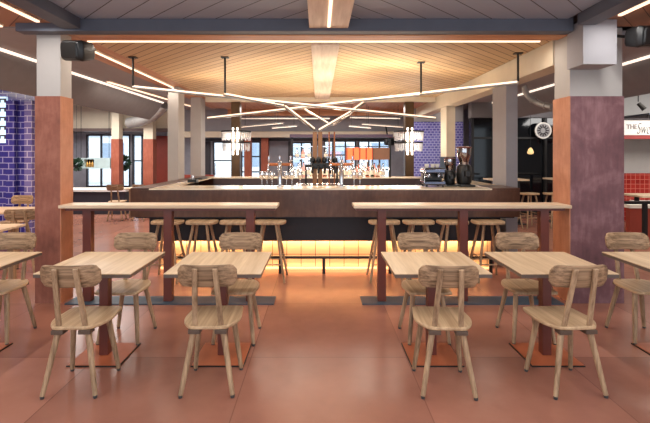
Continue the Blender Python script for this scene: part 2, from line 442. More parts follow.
# smoked glazing on the right, then the alcove wall
struct(MB().box(4.02, 7.2, 11.5, 11.6, 0, 2.55).build('wall_smoked_glass', 'darkglass'))
struct(MB().box(4.02, 7.2, 11.42, 11.66, 2.56, 3.13).build('wall_over_glass', 'upper'))
mb = MB()
for x in (4.02, 4.95, 5.95, 7.1): mb.box(x, x+.07, 11.42, 11.49, 0, 2.55)
mb.box(4.09, 7.1, 11.43, 11.49, 2.0, 2.05).box(4.09, 7.1, 11.43, 11.49, 0, .08)
struct(mb.build('trim_16', 'blacksteel'))
struct(MB().box(7.25, XR, 10.4, 10.55, 0, 3.13).build('wall_alcove', 'white'))
struct(MB().box(7.22, 7.34, 10.42, 11.4, 0, 3.13).build('wall_alcove_return', 'white'))
struct(MB().box(7.3, XR, 10.36, 10.395, .0, 1.14).build('wall_alcove_tiling', 'redtile'))
struct(MB().box(7.25, XR-.02, 9.5, 10.39, 2.46, 2.50).build('trim_17', 'beam'))
# left: cobalt tiled wall with pilasters
YT = 8.2
struct(MB().box(XL, -5.34, YT, YT+.2, 0, 3.13).build('wall_left_tiled', 'blue'))
struct(MB().box(-5.86, -5.70, YT-.10, YT-.002, 0, 2.6).build('trim_18', 'blue'))
struct(MB().box(-5.50, -5.36, YT-.12, YT-.002, 0, 2.6).build('trim_19', 'bluepale'))
# street facade outside the rear windows
bl = thing('building', 'pale stone street facade seen through the rear windows', 'building', (-2, 24, 0))
mb = MB().box(-16, 16, 24, 24.6, 0, 2.5)
mb.build('facade_wall', 'facade', bl)
for i in range(12):
    x = -14.6+i*2.5
    f = MB().box(x, x+1.3, 23.95, 23.99, .9, 2.2).build('facade_window', 'facadeglass', bl)
gr = struct(MB().box(-18, 18, 15.25, 30, -.15, -.02).build('floor_pavement', 'facade'))

# ================================================================== COLUMNS
def column(x0, x1, y0, y1, ztop, zc, cmat, smat, label, side=None):
    t = thing('column', label, 'column', ((x0+x1)/2, (y0+y1)/2, 0))
    e = .012
    MB().box(x0+e, x1-e, y0+e, y1-e, zc, ztop).build('shaft', smat, t)
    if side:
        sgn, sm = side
        # face turned to the bar, warm light painted into its orange tone
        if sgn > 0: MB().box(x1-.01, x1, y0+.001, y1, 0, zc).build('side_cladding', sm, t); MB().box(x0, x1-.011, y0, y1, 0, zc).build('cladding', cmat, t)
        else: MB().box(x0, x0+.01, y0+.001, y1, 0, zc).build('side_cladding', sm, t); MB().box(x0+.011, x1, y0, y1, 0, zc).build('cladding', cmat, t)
    else: MB().box(x0, x1, y0, y1, 0, zc).build('cladding', cmat, t)
    return t
column(-3.045, -2.765, 4.64, 4.87, 2.955, 2.22, 'clad_l', 'white', 'front left column clad in rust brown sheet below pale plaster', (1, 'clad_side_lit'))
c2 = column(2.685, 3.27, 4.64, 4.97, 2.955, 2.22, 'clad_r', 'white', 'broad front right column clad in plum sheet below pale plaster', (-1, 'clad_side_lit'))
MB().box(2.66, 3.0, 4.36, 4.645, 2.505, 2.955).build('corbel', 'grey', c2)
column(-2.95, -2.72, 8.4, 8.8, 2.91, .02, 'white', 'white', 'pale plaster column left of the bar, nearer of the pair')
column(-2.98, -2.72, 10.0, 10.4, 2.91, .02, 'white', 'white', 'pale plaster column left of the bar, farther of the pair')
column(2.69, 2.88, 6.24, 6.75, 2.615, .02, 'cream', 'grey', 'pale column at the right end of the bar counter')
column(2.70, 2.91, 9.2, 9.66, 2.615, 1.54, 'blacksteel', 'cream', 'cream column with dark lower half behind the coffee grinder')
for (a, b, Y, lab) in ((111, 119, 13.0, 'slim terracotta column with cream cap left of the potted tree'), (143, 153, 13.0, 'terracotta column with cream cap beside the brick red door')):
    x0, x1 = PX(a, Y), PX(b, Y)
    t = thing('column', lab, 'column', ((x0+x1)/2, Y+.15, 0))
    MB().box(x0, x1, Y, Y+.28, 0, PZ(139, Y)).build('cladding', 'orangecol', t)
    MB().box(x0+.01, x1-.01, Y+.01, Y+.27, PZ(139, Y), 3.13).build('cap', 'cream', t)

# ================================================================== CHAIRS
def smooth_closed(pts, sub=4):
    out = []; n = len(pts)
    for i in range(n):
        p0, p1, p2, p3 = [Vector(pts[(i+k-1) % n]) for k in range(4)]
        for j in range(sub):
            t = j/sub
            out.append(tuple(0.5*((2*p1)+(-p0+p2)*t+(2*p0-5*p1+4*p2-p3)*t*t+(-p0+3*p1-3*p2+p3)*t**3)))
    return out
def make_chair():
    t = thing('dining_chair', '', 'chair')
    half = [(0.0, -.165), (.095, -.164), (.128, -.15), (.172, -.085), (.194, .0), (.190, .09), (.180, .19), (.155, .228), (0.0, .235)]
    pts = half+[(-x, y) for x, y in half[-2:0:-1]]
    mb = MB().prism(smooth_closed(pts), .436, .460)
    mb.build('seat', 'oak_seat', t, bevel=.007, smooth=True)
    # curved backrest, a slab with rounded ends
    W, Hh, zc = .194, .075, .800
    mb = MB(); nx = 18; fr = []; bk = []
    for i in range(nx+1):
        u = -1+2*i/nx; x = W*u
        e = max(0, (abs(x)-(W-.05))/.05); hh = Hh*(1-.5*e*e*e*1.0)
        yy = -.200+.042*u*u
        row = []
        for k, (dz) in enumerate((-1, -.92, .92, 1)):
            z = zc+hh*dz; y = yy-(z-zc)*.2
            row.append((x, y, z))
        fr.append([mb.bm.verts.new((p[0], p[1]+(.009 if 0 < k < 3 else .006), p[2])) for k, p in enumerate(row)])
        bk.append([mb.bm.verts.new((p[0], p[1]-(.009 if 0 < k < 3 else .006), p[2])) for k, p in enumerate(row)])
    for i in range(nx):
        for k in range(3):
            mb.bm.faces.new((fr[i][k], fr[i+1][k], fr[i+1][k+1], fr[i][k+1]))
            mb.bm.faces.new((bk[i][k+1], bk[i+1][k+1], bk[i+1][k], bk[i][k]))
        mb.bm.faces.new((fr[i][0], bk[i][0], bk[i+1][0], fr[i+1][0])); mb.bm.faces.new((fr[i][3], fr[i+1][3], bk[i+1][3], bk[i][3]))
    for i in (0, nx): mb.bm.faces.new([fr[i][k] for k in range(4)]+[bk[i][k] for k in range(3, -1, -1)])
    mb.build('backrest', 'oak_back', t, smooth=True)
    for s in (-1, 1):
        MB().bar((s*.088, -.135, .425), (s*.066, -.234, .858), .034, .017, up=(0, 1, .25)).build('back_post', 'oak_chair', t, bevel=.004)
        MB().box(s*.088-.04, s*.088+.04, -.168, -.10, .408, .4355).build('mounting_block', 'block', t, bevel=.004)
        for (fx, fy, tx, ty) in ((.170, -.185, .095, -.125), (.168, .180, .120, .110)):
            l = MB().tube((s*fx, fy, .018), (s*tx, ty, .436), .0155, .0215, 12).build('leg', 'oak_chair', t, smooth=True)
            MB().tube((s*fx*1.004, fy*1.004, 0), (s*fx, fy, .018), .0125, .0145, 12).build('glide', 'glide', l, smooth=True)
    return t
chair0 = make_chair(); used = [False]
def place_chair(x, y, rz, label, group='oak dining chairs around the square tables'):
    r = chair0 if not used[0] else copy_tree(chair0)
    used[0] = True
    r.location = (x, y, 0); r.rotation_euler = (0, 0, rz); r['label'] = label; r['group'] = group
    return r
R = math.radians
place_chair(-1.645, 3.02, R(2), 'oak dining chair seen from behind, leftmost of the four nearest the camera')
place_chair(-.742, 3.03, R(1), 'oak dining chair seen from behind, second from left in the nearest row')
place_chair(.860, 3.01, R(-3), 'oak dining chair seen from behind, just right of the open central floor')
place_chair(1.705, 3.02, R(3), 'oak dining chair seen from behind, rightmost of the nearest row, by the plum column')
place_chair(-2.775, 3.79, R(181), 'oak dining chair facing the camera at the cut off table on the left edge')
place_chair(-1.675, 3.79, R(179), 'oak dining chair facing the camera behind the second table from the left')
place_chair(-.715, 3.79, R(180), 'oak dining chair facing the camera just left of the open central floor')
place_chair(.915, 3.79, R(182), 'oak dining chair facing the camera just right of the open central floor')
place_chair(1.805, 3.80, R(178), 'oak dining chair facing the camera behind the table in front of the plum column')
place_chair(2.815, 3.80, R(179), 'oak dining chair facing the camera at the cut off table on the right edge')

# ================================================================== SQUARE TABLES
def make_table():
    t = thing('square_table', '', 'table')
    MB().box(-.35, .35, -.35, .35, .7352, .742).build('table_top', 'oak_top', t, bevel=.002)
    MB().box(-.349, .349, -.349, .349, .712, .735).build('under_frame', 'oak_edge', t)
    MB().box(-.035, .035, -.035, .035, .0125, .7115).build('pedestal', 'oxblood', t, bevel=.003)
    b = MB().box(-.194, .194, -.194, .194, .0085, .0125).build('base_plate', 'rustplate', t)
    MB().box(-.2, .2, -.2, .2, 0, .0082).build('base_pad', 'black', b)
    return t
tb0 = make_table(); first = True
for x, lab in ((-2.78, 'square oak table cut off by the left edge of the view'), (-1.70, 'square oak table with a dark edge, in front of the left column'),
               (-.765, 'square oak table just left of the open central floor'), (.893, 'square oak table just right of the open central floor'),
               (1.80, 'square oak table in front of the plum column'), (2.83, 'square oak table cut off by the right edge of the view')):
    t = tb0 if first else copy_tree(tb0); first = False
    t.location = (x, 3.45, 0); t['label'] = lab; t['group'] = 'square oak pedestal tables in a row'

# ================================================================== LEDGES
def ledge(x0, x1, px0, px1, posts, label):
    t = thing('standing_ledge', label, 'high table', ((x0+x1)/2, 4.74, 0))
    MB().box(x0, x1, 4.57, 4.85, 1.024, 1.058).build('top', 'ledge', t, bevel=.004)
    MB().box(x0+.03, x1-.03, 4.65, 4.76, .99, 1.0235).build('rail', 'oxblood', t)
    MB().box(px0, px1, 4.59, 4.84, 0, .012).build('base_plate', 'bluesteel', t)
    for p in posts:
        p = PX(p, 4.66); MB().box(p-.045, p+.045, 4.66, 4.74, .0125, .9895).build('post', 'oxblood', t, bevel=.003)
ledge(-2.755, -.443, -2.70, -.48, (86.5, 167.5, 250), 'long pale oak standing ledge on oxblood posts left of centre')
ledge(.369, 2.672, .46, 2.60, (382, 464, 545), 'long pale oak standing ledge on oxblood posts right of centre')

# ================================================================== BAR
BY0, BY1 = 5.60, 8.70
BX0, BX1 = -2.44, 2.60
CT = 1.147
bar = thing('bar_counter', 'large island bar with brown steel apron, stone top and glowing tiled base', 'bar', (0, 7.0, 0))
mb = MB()
mb.box(BX0, BX1, BY0, BY0+.04, .785, CT-.012).box(BX0, BX0+.04, BY0+.04, BY1, .785, CT-.012).box(BX1-.04, BX1, BY0+.04, BY1, .785, CT-.012).box(BX0+.04, BX1-.04, BY1-.04, BY1, .785, CT-.012)
mb.build('apron', 'apron', bar)
mb = MB()
mb.box(BX0+.24, BX1-.36, BY0, BY0+.58, CT-.012, CT+.004)
mb.box(BX0+.24, -2.02, BY0+.58, BY1, CT-.012, CT+.004).box(2.2, BX1-.0, BY0+.58, BY1, CT-.012, CT+.004).box(-2.02, 2.2, BY1-.5, BY1, CT-.012, CT+.004)
mb.build('worktop', 'marble', bar)
MB().box(BX0, BX0+.239, BY0, BY1, CT-.0115, CT+.012).build('end_cap', 'apron', bar, bevel=.003)
MB().box(BX1-.359, BX1, BY0, BY0+.579, CT-.0115, CT+.012).build('end_cap', 'apron', bar, bevel=.003)
mb = MB()
PX0, PX1, PY0 = BX0+.12, BX1-.12, BY0+.32
mb.box(PX0, PX1, PY0, PY0+.05, .41, .784).box(PX0, PX0+.05, PY0+.05, BY1-.3, .41, .784).box(PX1-.05, PX1, PY0+.05, BY1-.3, .41, .784)
mb.box(BX0+.05, BX1-.05, BY0+.05, PY0, .765, .784)
mb.build('body_panel', 'panelblk', bar)
TY = PY0+.13
mb = MB(); mb.box(PX0+.08, PX1-.08, TY, TY+.04, .0, .56).box(PX0+.08, PX0+.12, TY+.04, BY1-.3, 0, .56).box(PX1-.12, PX1-.08, TY+.04, BY1-.3, 0, .56)
mb.build('tiled_base', 'kick', bar)
MB().box(PX0+.1, PX1-.1, TY-.035, TY-.005, .0, .025).build('floor_light', 'barled', bar)
MB().box(PX0+.1, PX1-.1, PY0+.055, PY0+.085, .46, .475).build('panel_light', 'barled', bar)
# inner faces of the ring and inner work shelf
mb = MB(); mb.box(-2.0, 2.18, BY1-.5, BY1-.46, .12, CT-.013)
mb.build('back_bar_front', plain('dark_rose_panel', (70, 54, 52), .35), bar)
MB().box(-1.95, 2.15, BY1-.86, BY1-.505, 1.0, 1.03).build('rear_work_shelf', 'steelblue', bar)
MB().box(-1.98, 2.16, BY0+.60, BY0+1.0, .86, .90).build('sink_bench', 'steelblue', bar)
area((0.08, TY-.05, .44), PX1-PX0-.3, .06, 36, WARM, (R(16), 0, 0), 'bar_base_light')
area((0.08, TY-.07, .035), PX1-PX0-.3, .03, 4, WARM, (R(125), 0, 0), 'bar_floor_light')
# foot rail
fr = thing('foot_rail', 'black steel foot rail running along the base of the bar', 'foot rail', (0, 5.80, 0))
MB().tube((PX0+.1, 5.80, .215), (PX1-.1, 5.80, .215), .018).build('rail', 'blacksteel', fr, smooth=True)
for x in (-2.05, -1.28, -.52, .065, .95, 1.7, 2.3):
    MB().box(x-.02, x+.02, 5.785, 5.815, 0, .2).build('bracket', 'blacksteel', fr)

# bar stools
def make_stool():
    t = thing('bar_stool', '', 'stool')
    half = [(0, -.135), (.12, -.13), (.175, -.10), (.198, -.03), (.2, .05), (.17, .12), (.1, .14), (0, .145)]
    MB().prism(smooth_closed(half+[(-x, y) for x, y in half[-2:0:-1]]), .71, .748).build('seat', 'oak_seat', t, bevel=.008, smooth=True)
    c = {}
    for sx in (-1, 1):
        for sy in (-1, 1):
            a, b = Vector((sx*.20, sy*.185, 0)), Vector((sx*.085, sy*.075, .71))
            c[sx, sy] = (a, b)
            MB().tube(a, b, .014, .019, 12).build('leg', 'oak_chair', t, smooth=True)
    at = lambda k, z: c[k][0].lerp(c[k][1], z/.71)
    for k1, k2, z in (((-1,-1),(1,-1),.22), ((-1,1),(1,1),.22), ((-1,-1),(-1,1),.30), ((1,-1),(1,1),.30)):
        MB().tube(at(k1, z), at(k2, z), .009, .009, 10).build('stretcher', 'oak_chair', t, smooth=True)
    return t
st0 = make_stool()
xs = (-1.94, -1.50, -1.07, -.624, .837, 1.275, 1.713, 2.165)
names = ['leftmost bar stool tucked under the bar', 'second bar stool from the left under the bar', 'third bar stool from the left under the bar',
         'bar stool under the bar just left of the central gap', 'bar stool under the bar just right of the central gap',
         'third bar stool from the right under the bar', 'second bar stool from the right under the bar', 'rightmost bar stool tucked under the bar']
for i, x in enumerate(xs):
    t = st0 if i == 0 else copy_tree(st0)
    t.location = (x, 5.55, 0); t.rotation_euler = (0, 0, R((i*37) % 9-4)); t['label'] = 'oak four legged stool, '+names[i]; t['group'] = 'oak bar stools along the bar'

# things on the bar ------------------------------------------------
def beer_tower(px, Y, label):
    X = PX(px, Y); z = CT+.004
    t = thing('beer_tower', label, 'beer tap', (X, Y, z), 'chrome beer towers on the front counter')
    MB().lathe([(.055, 0), (.055, .012), (.036, .02), (.032, .04), (.03, .30), (.036, .31), (.036, .335), (0.01, .35)], (X, Y, z)).build('column', 'chrome', t, smooth=True)
    MB().tube((X-.17, Y, z+.305), (X+.17, Y, z+.305), .02).build('crossbar', 'copper', t, smooth=True)
    for d in (-.15, 0.0, .15):
        f = MB().path([(X+d, Y-.02, z+.305), (X+d, Y-.09, z+.30), (X+d, Y-.11, z+.22)], .011, 10).build('tap', 'chrome', t, smooth=True)
        MB().lathe([(.008, 0), (.018, .04), (.016, .09), (.004, .10)], (X+d, Y-.03, z+.325), 12).build('tap_handle', 'chrome', f, smooth=True)
beer_tower(280, 5.98, 'chrome beer tower with three taps, left of the bar centre')
beer_tower(341.5, 5.98, 'chrome beer tower with three taps, right of the bar centre')

# tall copper twin-post font with black taps
fX, fY = 0.0, 7.0
ft = thing('copper_post_rack', 'copper posts beside a bar of black tap handles behind the front counter', 'tap rack', (fX, fY, .0))
# stands on its own narrow bench
MB().box(-.35, .35, fY-.12, fY+.12, 0, 1.10).build('bench', 'panelblk', ft)
MB().box(-.37, .37, fY-.14, fY+.14, 1.1005, 1.12).build('bench_top', 'chrome', ft)
for px in (314.8, 320.2): MB().box(PX(px, fY)-.034, PX(px, fY)+.034, fY+.055, fY+.10, 1.12, PZ(131.5, fY)).build('bronze_post', 'bronzebright', ft, bevel=.003)
for px in (329.3, 334.6): MB().tube((PX(px, fY), fY+.08, 1.12), (PX(px, fY), fY+.08, PZ(131.5, fY)), .012).build('slim_post', 'copper', ft, smooth=True)
MB().tube((PX(305, fY), fY, 1.41), (PX(338, fY), fY, 1.41), .022).build('crossbar', 'black', ft, smooth=True)
MB().box(PX(311.5, fY), PX(336, fY), fY-.06, fY+.05, 1.36, 1.46).build('tap_housing', 'black', ft, bevel=.02)
MB().tube((PX(306, fY), fY, 1.12), (PX(306, fY), fY, 1.41), .014).build('crossbar_leg', 'black', ft, smooth=True)
MB().tube((PX(337, fY), fY, 1.12), (PX(337, fY), fY, 1.41), .014).build('crossbar_leg', 'black', ft, smooth=True)
for i, px in enumerate((312.5, 318.5, 324.5, 330, 335)):
    X = PX(px, fY)
    MB().lathe([(.025, 0), (.044, .02), (.040, .07), (.012, .095)], (X, fY-.03, 1.461), 12).build('tap_handle', 'black', ft, smooth=True)
    MB().path([(X, fY-.061, 1.41), (X, fY-.11, 1.39), (X, fY-.12, 1.29)], .018, 10).build('tap', 'black', ft, smooth=True)

# espresso machine and grinders
Y = 6.02; zb = CT+.005
X = PX(432.5, Y)
em = thing('espresso_machine', 'chrome and black espresso machine on the bar in front of the blue tiles', 'coffee machine', (X, Y, zb))
for sx in (-1, 1):
    for sy in (-1, 1): MB().lathe([(.016, 0), (.013, .03)], (X+sx*.11, Y+sy*.12, zb), 12).build('foot', 'black', em)
MB().box(X-.145, X+.145, Y-.15, Y+.15, zb+.031, zb+.075).build('drip_base', 'steelblue', em, bevel=.01)
MB().box(X-.13, X+.13, Y-.0, Y+.15, zb+.076, zb+.18).build('rear_body', 'blacksteel', em, bevel=.01)
MB().box(X-.145, X+.145, Y-.15, Y+.15, zb+.181, zb+.25).build('head', 'steelblue', em, bevel=.02, seg=3)
for d in (-.07, .07):
    g = MB().lathe([(.03, 0), (.032, .04), (.026, .05)], (X+d, Y-.08, zb+.13), 16).build('group_head', 'chrome', em, smooth=True)
    MB().tube((X+d, Y-.1, zb+.14), (X+d+.01, Y-.21, zb+.13), .011, .014, 10).build('portafilter_handle', 'black', g, smooth=True)
MB().path([(X-.13, Y-.15, zb+.22), (X-.155, Y-.19, zb+.15), (X-.16, Y-.19, zb+.06)], .006, 8).build('steam_wand', 'chrome', em, smooth=True)
MB().box(X-.125, X+.125, Y-.12, Y+.12, zb+.252, zb+.258).build('cup_rail', 'blacksteel', em)
for i, (dx, dy) in enumerate(((-.08, 0), (0, -.01), (.07, .02))):
    cup = MB().lathe([(.018, 0), (.028, .02), (.03, .05), (.026, .05), (.018, .01)], (X+dx, Y+dy, zb+.259), 16).build('espresso_cup', 'cushion', None, smooth=True)
    tag(cup, 'small white cup upturned on top of the espresso machine', 'cup', 'cups on the espresso machine')
def grinder(px, Y, k, label):
    X = PX(px, Y)
    g = thing('coffee_grinder', label, 'coffee grinder', (X, Y, zb), 'coffee grinders on the bar')
    MB().box(X-.10*k, X+.10*k, Y-.15*k, Y+.12*k, zb, zb+.03*k).build('base', 'black', g, bevel=.008)
    MB().lathe([(.085*k, .0301*k), (.10*k, .06*k), (.11*k, .16*k), (.10*k, .27*k), (.075*k, .30*k)], (X, Y+.02, zb), 24).build('body', 'black', g, smooth=True)
    MB().box(X-.035*k, X+.035*k, Y-.15*k, Y-.07*k, zb+.14*k, zb+.22*k).build('dosing_spout', 'blacksteel', g, bevel=.006)
    MB().lathe([(.06*k, .301*k), (.065*k, .335*k)], (X, Y+.02, zb), 20).build('collar', 'chrome', g, smooth=True)
    h = MB().lathe([(.062*k, .336*k), (.095*k, .43*k), (.10*k, .52*k), (.098*k, .53*k)], (X, Y+.02, zb), 24).build('hopper', 'hopper', g, smooth=True)
    MB().lathe([(.104*k, .531*k), (.104*k, .545*k), (.05*k, .555*k)], (X, Y+.02, zb), 24).build('hopper_lid', 'oxblood', h, smooth=True)
grinder(464.5, 6.02, 1.0, 'tall black coffee grinder with a smoky brown bean hopper')
grinder(449.8, 6.06, .72, 'smaller black coffee grinder between the espresso machine and the tall grinder')

# back bar gantry with orange lightbox
GY = 8.45; gz = CT+.004
ga = thing('back_bar_shelf', 'steel framed gantry above the back counter with brown panel and orange lightbox', 'shelf', (PX(350, GY), GY, gz))
for px in (292, 333, 390): MB().box(PX(px, GY)-.02, PX(px, GY)+.02, GY, GY+.04, gz, 1.92).build('upright', 'blacksteel', ga)
MB().box(PX(290, GY), PX(392, GY), GY-.12, GY+.12, 1.921, 1.98).build('canopy', plain('aubergine_steel', (70, 48, 72), .4), ga)
MB().box(PX(372.5, GY), PX(389, GY), GY-.06, GY-.01, 1.49, 1.72).build('brown_panel', plain('brown_board', (136, 96, 72), .5), ga)
MB().box(PX(346, GY), PX(372, GY), GY-.08, GY-.01, 1.49, 1.72).build('lightbox', 'orangelamp', ga)
mb = MB()
for k in range(5): x = PX(346+k*6.4, GY); mb.box(x, x+.02, GY-.095, GY-.081, 1.485, 1.725)
mb.build('lightbox_ribs', 'bronze', ga)
for z in (1.50, 1.74): MB().box(PX(293.5, GY), PX(331.5, GY), GY-.04, GY+.10, z, z+.015).build('glass_shelf', 'crystal', ga)
MB().box(PX(334.5, GY), PX(389, GY), GY+.06, GY+.10, 1.74, 1.755).build('top_shelf', 'blacksteel', ga)

bt = {}
def bottle(kind, X, Y, z, h):
    if kind not in bt:
        mat = {'clear': 'bclear', 'amber': 'bamber', 'green': 'bgreen', 'pink': 'bpink'}[kind]
        t = thing('bottle', '', 'bottle')
        MB().lathe([(.036, 0), (.038, .01), (.038, .17), (.030, .20), (.013, .23), (.013, .285)], n=14).build('glass_body', mat, t, smooth=True)
        MB().lathe([(.0385, .05), (.0385, .13)], n=14).build('paper_label', 'paper', t, smooth=True)
        MB().lathe([(.015, .2855), (.015, .31)], n=12).build('cap', 'black' if kind != 'amber' else 'gold', t, smooth=True)
        bt[kind] = t; r = t
    else: r = copy_tree(bt[kind])
    r.location = (X, Y, z); r.scale = (1, 1, h/.31)
    r['label'] = {'clear': 'clear glass bottle with paper label on the back bar', 'amber': 'amber bottle with gold cap on the back bar',
                  'green': 'green glass bottle on the back bar', 'pink': 'opaque rose bottle on the back bar'}[kind]
    r['group'] = kind+' bottles on the back bar'
    return r
kinds = ['clear', 'clear', 'amber', 'clear', 'pink', 'green', 'clear', 'clear', 'amber', 'clear']
i = 0
for row, yy in ((0, 8.33), (1, 8.66)):
    px = 293+row*2
    while px < 388:
        x = PX(px, yy)
        if all(abs(x-PX(q, GY)) > .07 for q in (292, 333, 390)) or row == 0:
            bottle(kinds[(i*7+row*3) % 10], x, yy, gz, .24+.09*((i*5) % 4)/3)
        i += 1; px += 5.3
for k, px in enumerate((297, 303, 309, 320, 326)):
    bottle(kinds[(k*3+1) % 10], PX(px, GY), GY+.02, 1.516, .2)
# wine glasses on the front counter
wg = None
for px in (262, 267, 272, 286.5, 292, 354, 360, 300):
    yy = 6.08; x = PX(px, yy)
    if wg is None:
        wg = MB().lathe([(.034, 0), (.034, .003), (.004, .006), (.004, .085), (.02, .10), (.036, .13), (.037, .17), (.030, .205), (.028, .205), (.034, .165), (.03, .13), (.002, .105)], n=18).build('wine_glass', 'crystal', None, smooth=True)
        o = wg
    else: o = wg.copy(); COL.objects.link(o)
    o.location = (x, yy, CT+.0045); tag(o, 'stemmed clear wine glass on the front bar counter', 'glass', 'wine glasses on the bar')
# bar rail trays / folded menus on left arm
tr = MB().box(-2.19, -2.03, 7.55, 7.9, CT+.005, CT+.03).build('serving_tray', 'black', None, bevel=.01); tag(tr, 'black serving tray on the left side of the bar', 'tray')
cd = thing('dark_cup_stack', 'small dark condiment holder on the left side of the bar', 'condiment holder', (PX(193, 6.9), 6.9, CT+.004))
MB().box(cd.location.x-.07, cd.location.x+.07, 6.84, 6.96, CT+.0045, CT+.05).build('tray', 'black', cd)
MB().lathe([(.025, 0), (.025, .06)], (cd.location.x, 6.9, CT+.0505), 12).build('jar', 'crystal', cd)

# ================================================================== CRYSTAL CHANDELIERS ON BRONZE COLUMNS
def chandelier(px, label1, label2, trimx):
    Y = 10.0; X = PX(px, Y); r = .10
    col = tag(MB().box(X-r, X+r, Y-r, Y+r, 0, 2.85 if False else 2.79).build('bronze_column', 'bronze', None, bevel=.006), label1, 'column')
    t = thing('crystal_chandelier', label2, 'chandelier', (X, Y, 1.65), 'crystal chandeliers around the bronze columns')
    for j, (z0, z1, rr) in enumerate(((1.91, 2.12, .335), (1.66, 1.86, .315))):
        mb = MB().lathe([(rr+.012, z1-.012), (rr+.012, z1+.012), (rr-.012, z1+.012), (rr-.012, z1-.012)], (X, Y, 0), 32)
        for q in range(4):
            a = q*PI/2+PI/4; mb.bar((X+r*1.41*math.cos(a), Y+r*1.41*math.sin(a), z1), (X+rr*math.cos(a), Y+rr*math.sin(a), z1), .012, .012)
        mb.build('ring', 'blacksteel', t)
        mb = MB(); n = 38
        for k in range(n):
            a = 2*PI*k/n; p = Vector((X+rr*math.cos(a), Y+rr*math.sin(a), 0)); q = Vector((X+(rr-.02)*math.cos(a), Y+(rr-.02)*math.sin(a), 0))
            mb.tube(p+Vector((0, 0, z1-.02)), q+Vector((0, 0, z0+.03*(k % 2))), .010, .013, 6)
        mb.build('crystal_drops', 'drops', t)
    for dx, dy in ((-.05, -.13), (.05, -.13), (-.05, .13), (.05, .13)):
        MB().tube((X+dx, Y+dy, 1.58), (X+dx, Y+dy, 2.20), .020, .020, 8).build('light_tube', 'bulb', t, smooth=True)
    l = bpy.data.lights.new('chandelier_light', 'POINT'); l.energy = 22; l.color = SOFT; l.shadow_soft_size = .2
    o = bpy.data.objects.new('chandelier_light', l); COL.objects.link(o); o.location = (X, Y-.45, 1.9)
chandelier(236.3, 'dark bronze column rising through the left crystal chandelier', 'two tier crystal chandelier round the left bronze column', 0)
chandelier(408.7, 'dark bronze column rising through the right crystal chandelier', 'two tier crystal chandelier round the right bronze column', 0)

# ================================================================== CEILING LIGHTS
def strip(p0, p1, label, w=.05, power=0, col=SOFT, mat='led', housing='palewood', group=None):
    p0, p1 = Vector(p0), Vector(p1); d = (p1-p0)
    t = thing('led_strip', label, 'strip light', (p0+p1)/2, group)
    MB().bar(p0+Vector((0, 0, .018)), p1+Vector((0, 0, .018)), w+.03, .02).build('housing', housing, t)
    MB().bar(p0, p1, w, .015).build('diffuser', mat, t)
    if power:
        ang = math.atan2(d.y, d.x)
        a = area((p0+p1)/2-Vector((0, 0, .02)), d.length, w, power, col, (0, 0, ang), 'strip_light')
strip((-2.62, 4.90, 2.872), (2.50, 4.90, 2.872), 'long warm strip light across the ceiling just behind the steel beam', .02, 36)
strip((-2.83, 5.25, 2.888), (-2.84, 8.5, 2.888), 'warm strip light running away above the left speaker', .03, 18)
strip((-2.83, -1.2, 2.932), (-2.83, 4.36, 2.932), 'warm strip light over the tables on the left of the front bay', .035, 60, NEUT)
strip((2.89, -1.2, 2.932), (2.89, 4.16, 2.932), 'warm strip light over the tables on the right of the front bay', .035, 60, NEUT)
strip((-3.85, 4.50, 2.93), (-3.30, 4.50, 2.93), 'short warm cross strip light at the upper left corner', .04, 0)
strip((3.35, 7.9, 2.93), (3.55, 12.3, 2.93), 'warm strip light in the right aisle behind the cream beam', .05, 18)
strip((-3.9, 8.0, 2.93), (-3.55, 12.5, 2.93), 'warm strip light in the left aisle beyond the plaster columns', .05, 18)
# central timber boxes with recessed light line
cb = thing('ceiling_light_box', 'pale timber ceiling box with a recessed light line, near bay', 'ceiling light', (.10, 2.0, 2.93))
MB().box(-.10, .30, YF+.3, 4.47, 2.90, 2.998).build('timber_box', 'palewood', cb)
MB().box(.085, .115, YF+.4, 4.40, 2.885, 2.899).build('diffuser', 'led', cb)
area((.10, 1.4, 2.87), .05, 5.6, 60, NEUT, (0, 0, 0), 'box_light')
cb = thing('ceiling_light_box', 'pale timber box under the golden ceiling above the bar', 'ceiling light', (.06, 7.2, 2.87))
MB().box(-.09, .235, 5.0, 9.85, 2.845, 2.898).build('timber_box', 'palewood', cb)

# stick pendant
pt = thing('stick_pendant', 'sprawling pendant of crossed light sticks hung above the bar', 'pendant light', (0, 6.5, 2.9))
stems = [(133, 57, 88, 5.8), (225, 57, 95, 5.8), (421, 62, 95, 6.12), (518, 53, 83, 5.57)]
for px, y0, y1, Y in stems:
    a, b = P(px, y1, Y), P(px, y0, Y); b.z = 2.899
    MB().tube(a+Vector((0, 0, .026)), b, .014, .014, 10).build('stem', 'black', pt, smooth=True)
    MB().box(b.x-.05, b.x+.05, b.y-.04, b.y+.04, 2.885, 2.8995).build('ceiling_plate', 'black', pt)
def stick(a, b, r=.019, lit=1):
    a, b = P(*a), P(*b)
    o = MB().bar(a-Vector((0, 0, r*.5)), b-Vector((0, 0, r*.5)), 2*r, r).build('stick', 'tube', pt)
    if lit:
        d = (b-a).normalized()
        MB().bar(a+d*.02+Vector((0, 0, r*.62)), b-d*.02+Vector((0, 0, r*.62)), 2*r, r*1.2).build('diffuser', 'stickled', o)
    return a, b
sticks = [((131, 87, 5.8), (436, 118.5, 7.4)), ((224, 94.5, 5.8), (284, 106, 6.6)), ((284, 106, 6.62), (315, 130, 7.0)),
          ((519, 82.5, 5.57), (302, 107.5, 7.1)), ((207, 118.5, 7.9), (303, 107.6, 7.2)), ((365, 102, 6.75), (333, 125, 7.3)),
          ((351, 112, 6.9), (318, 131, 7.02)), ((304, 109, 7.3), (329, 124, 7.25)), ((421, 94.5, 6.12), (352, 101.5, 6.5))]
for a, b in sticks: stick(a, b)
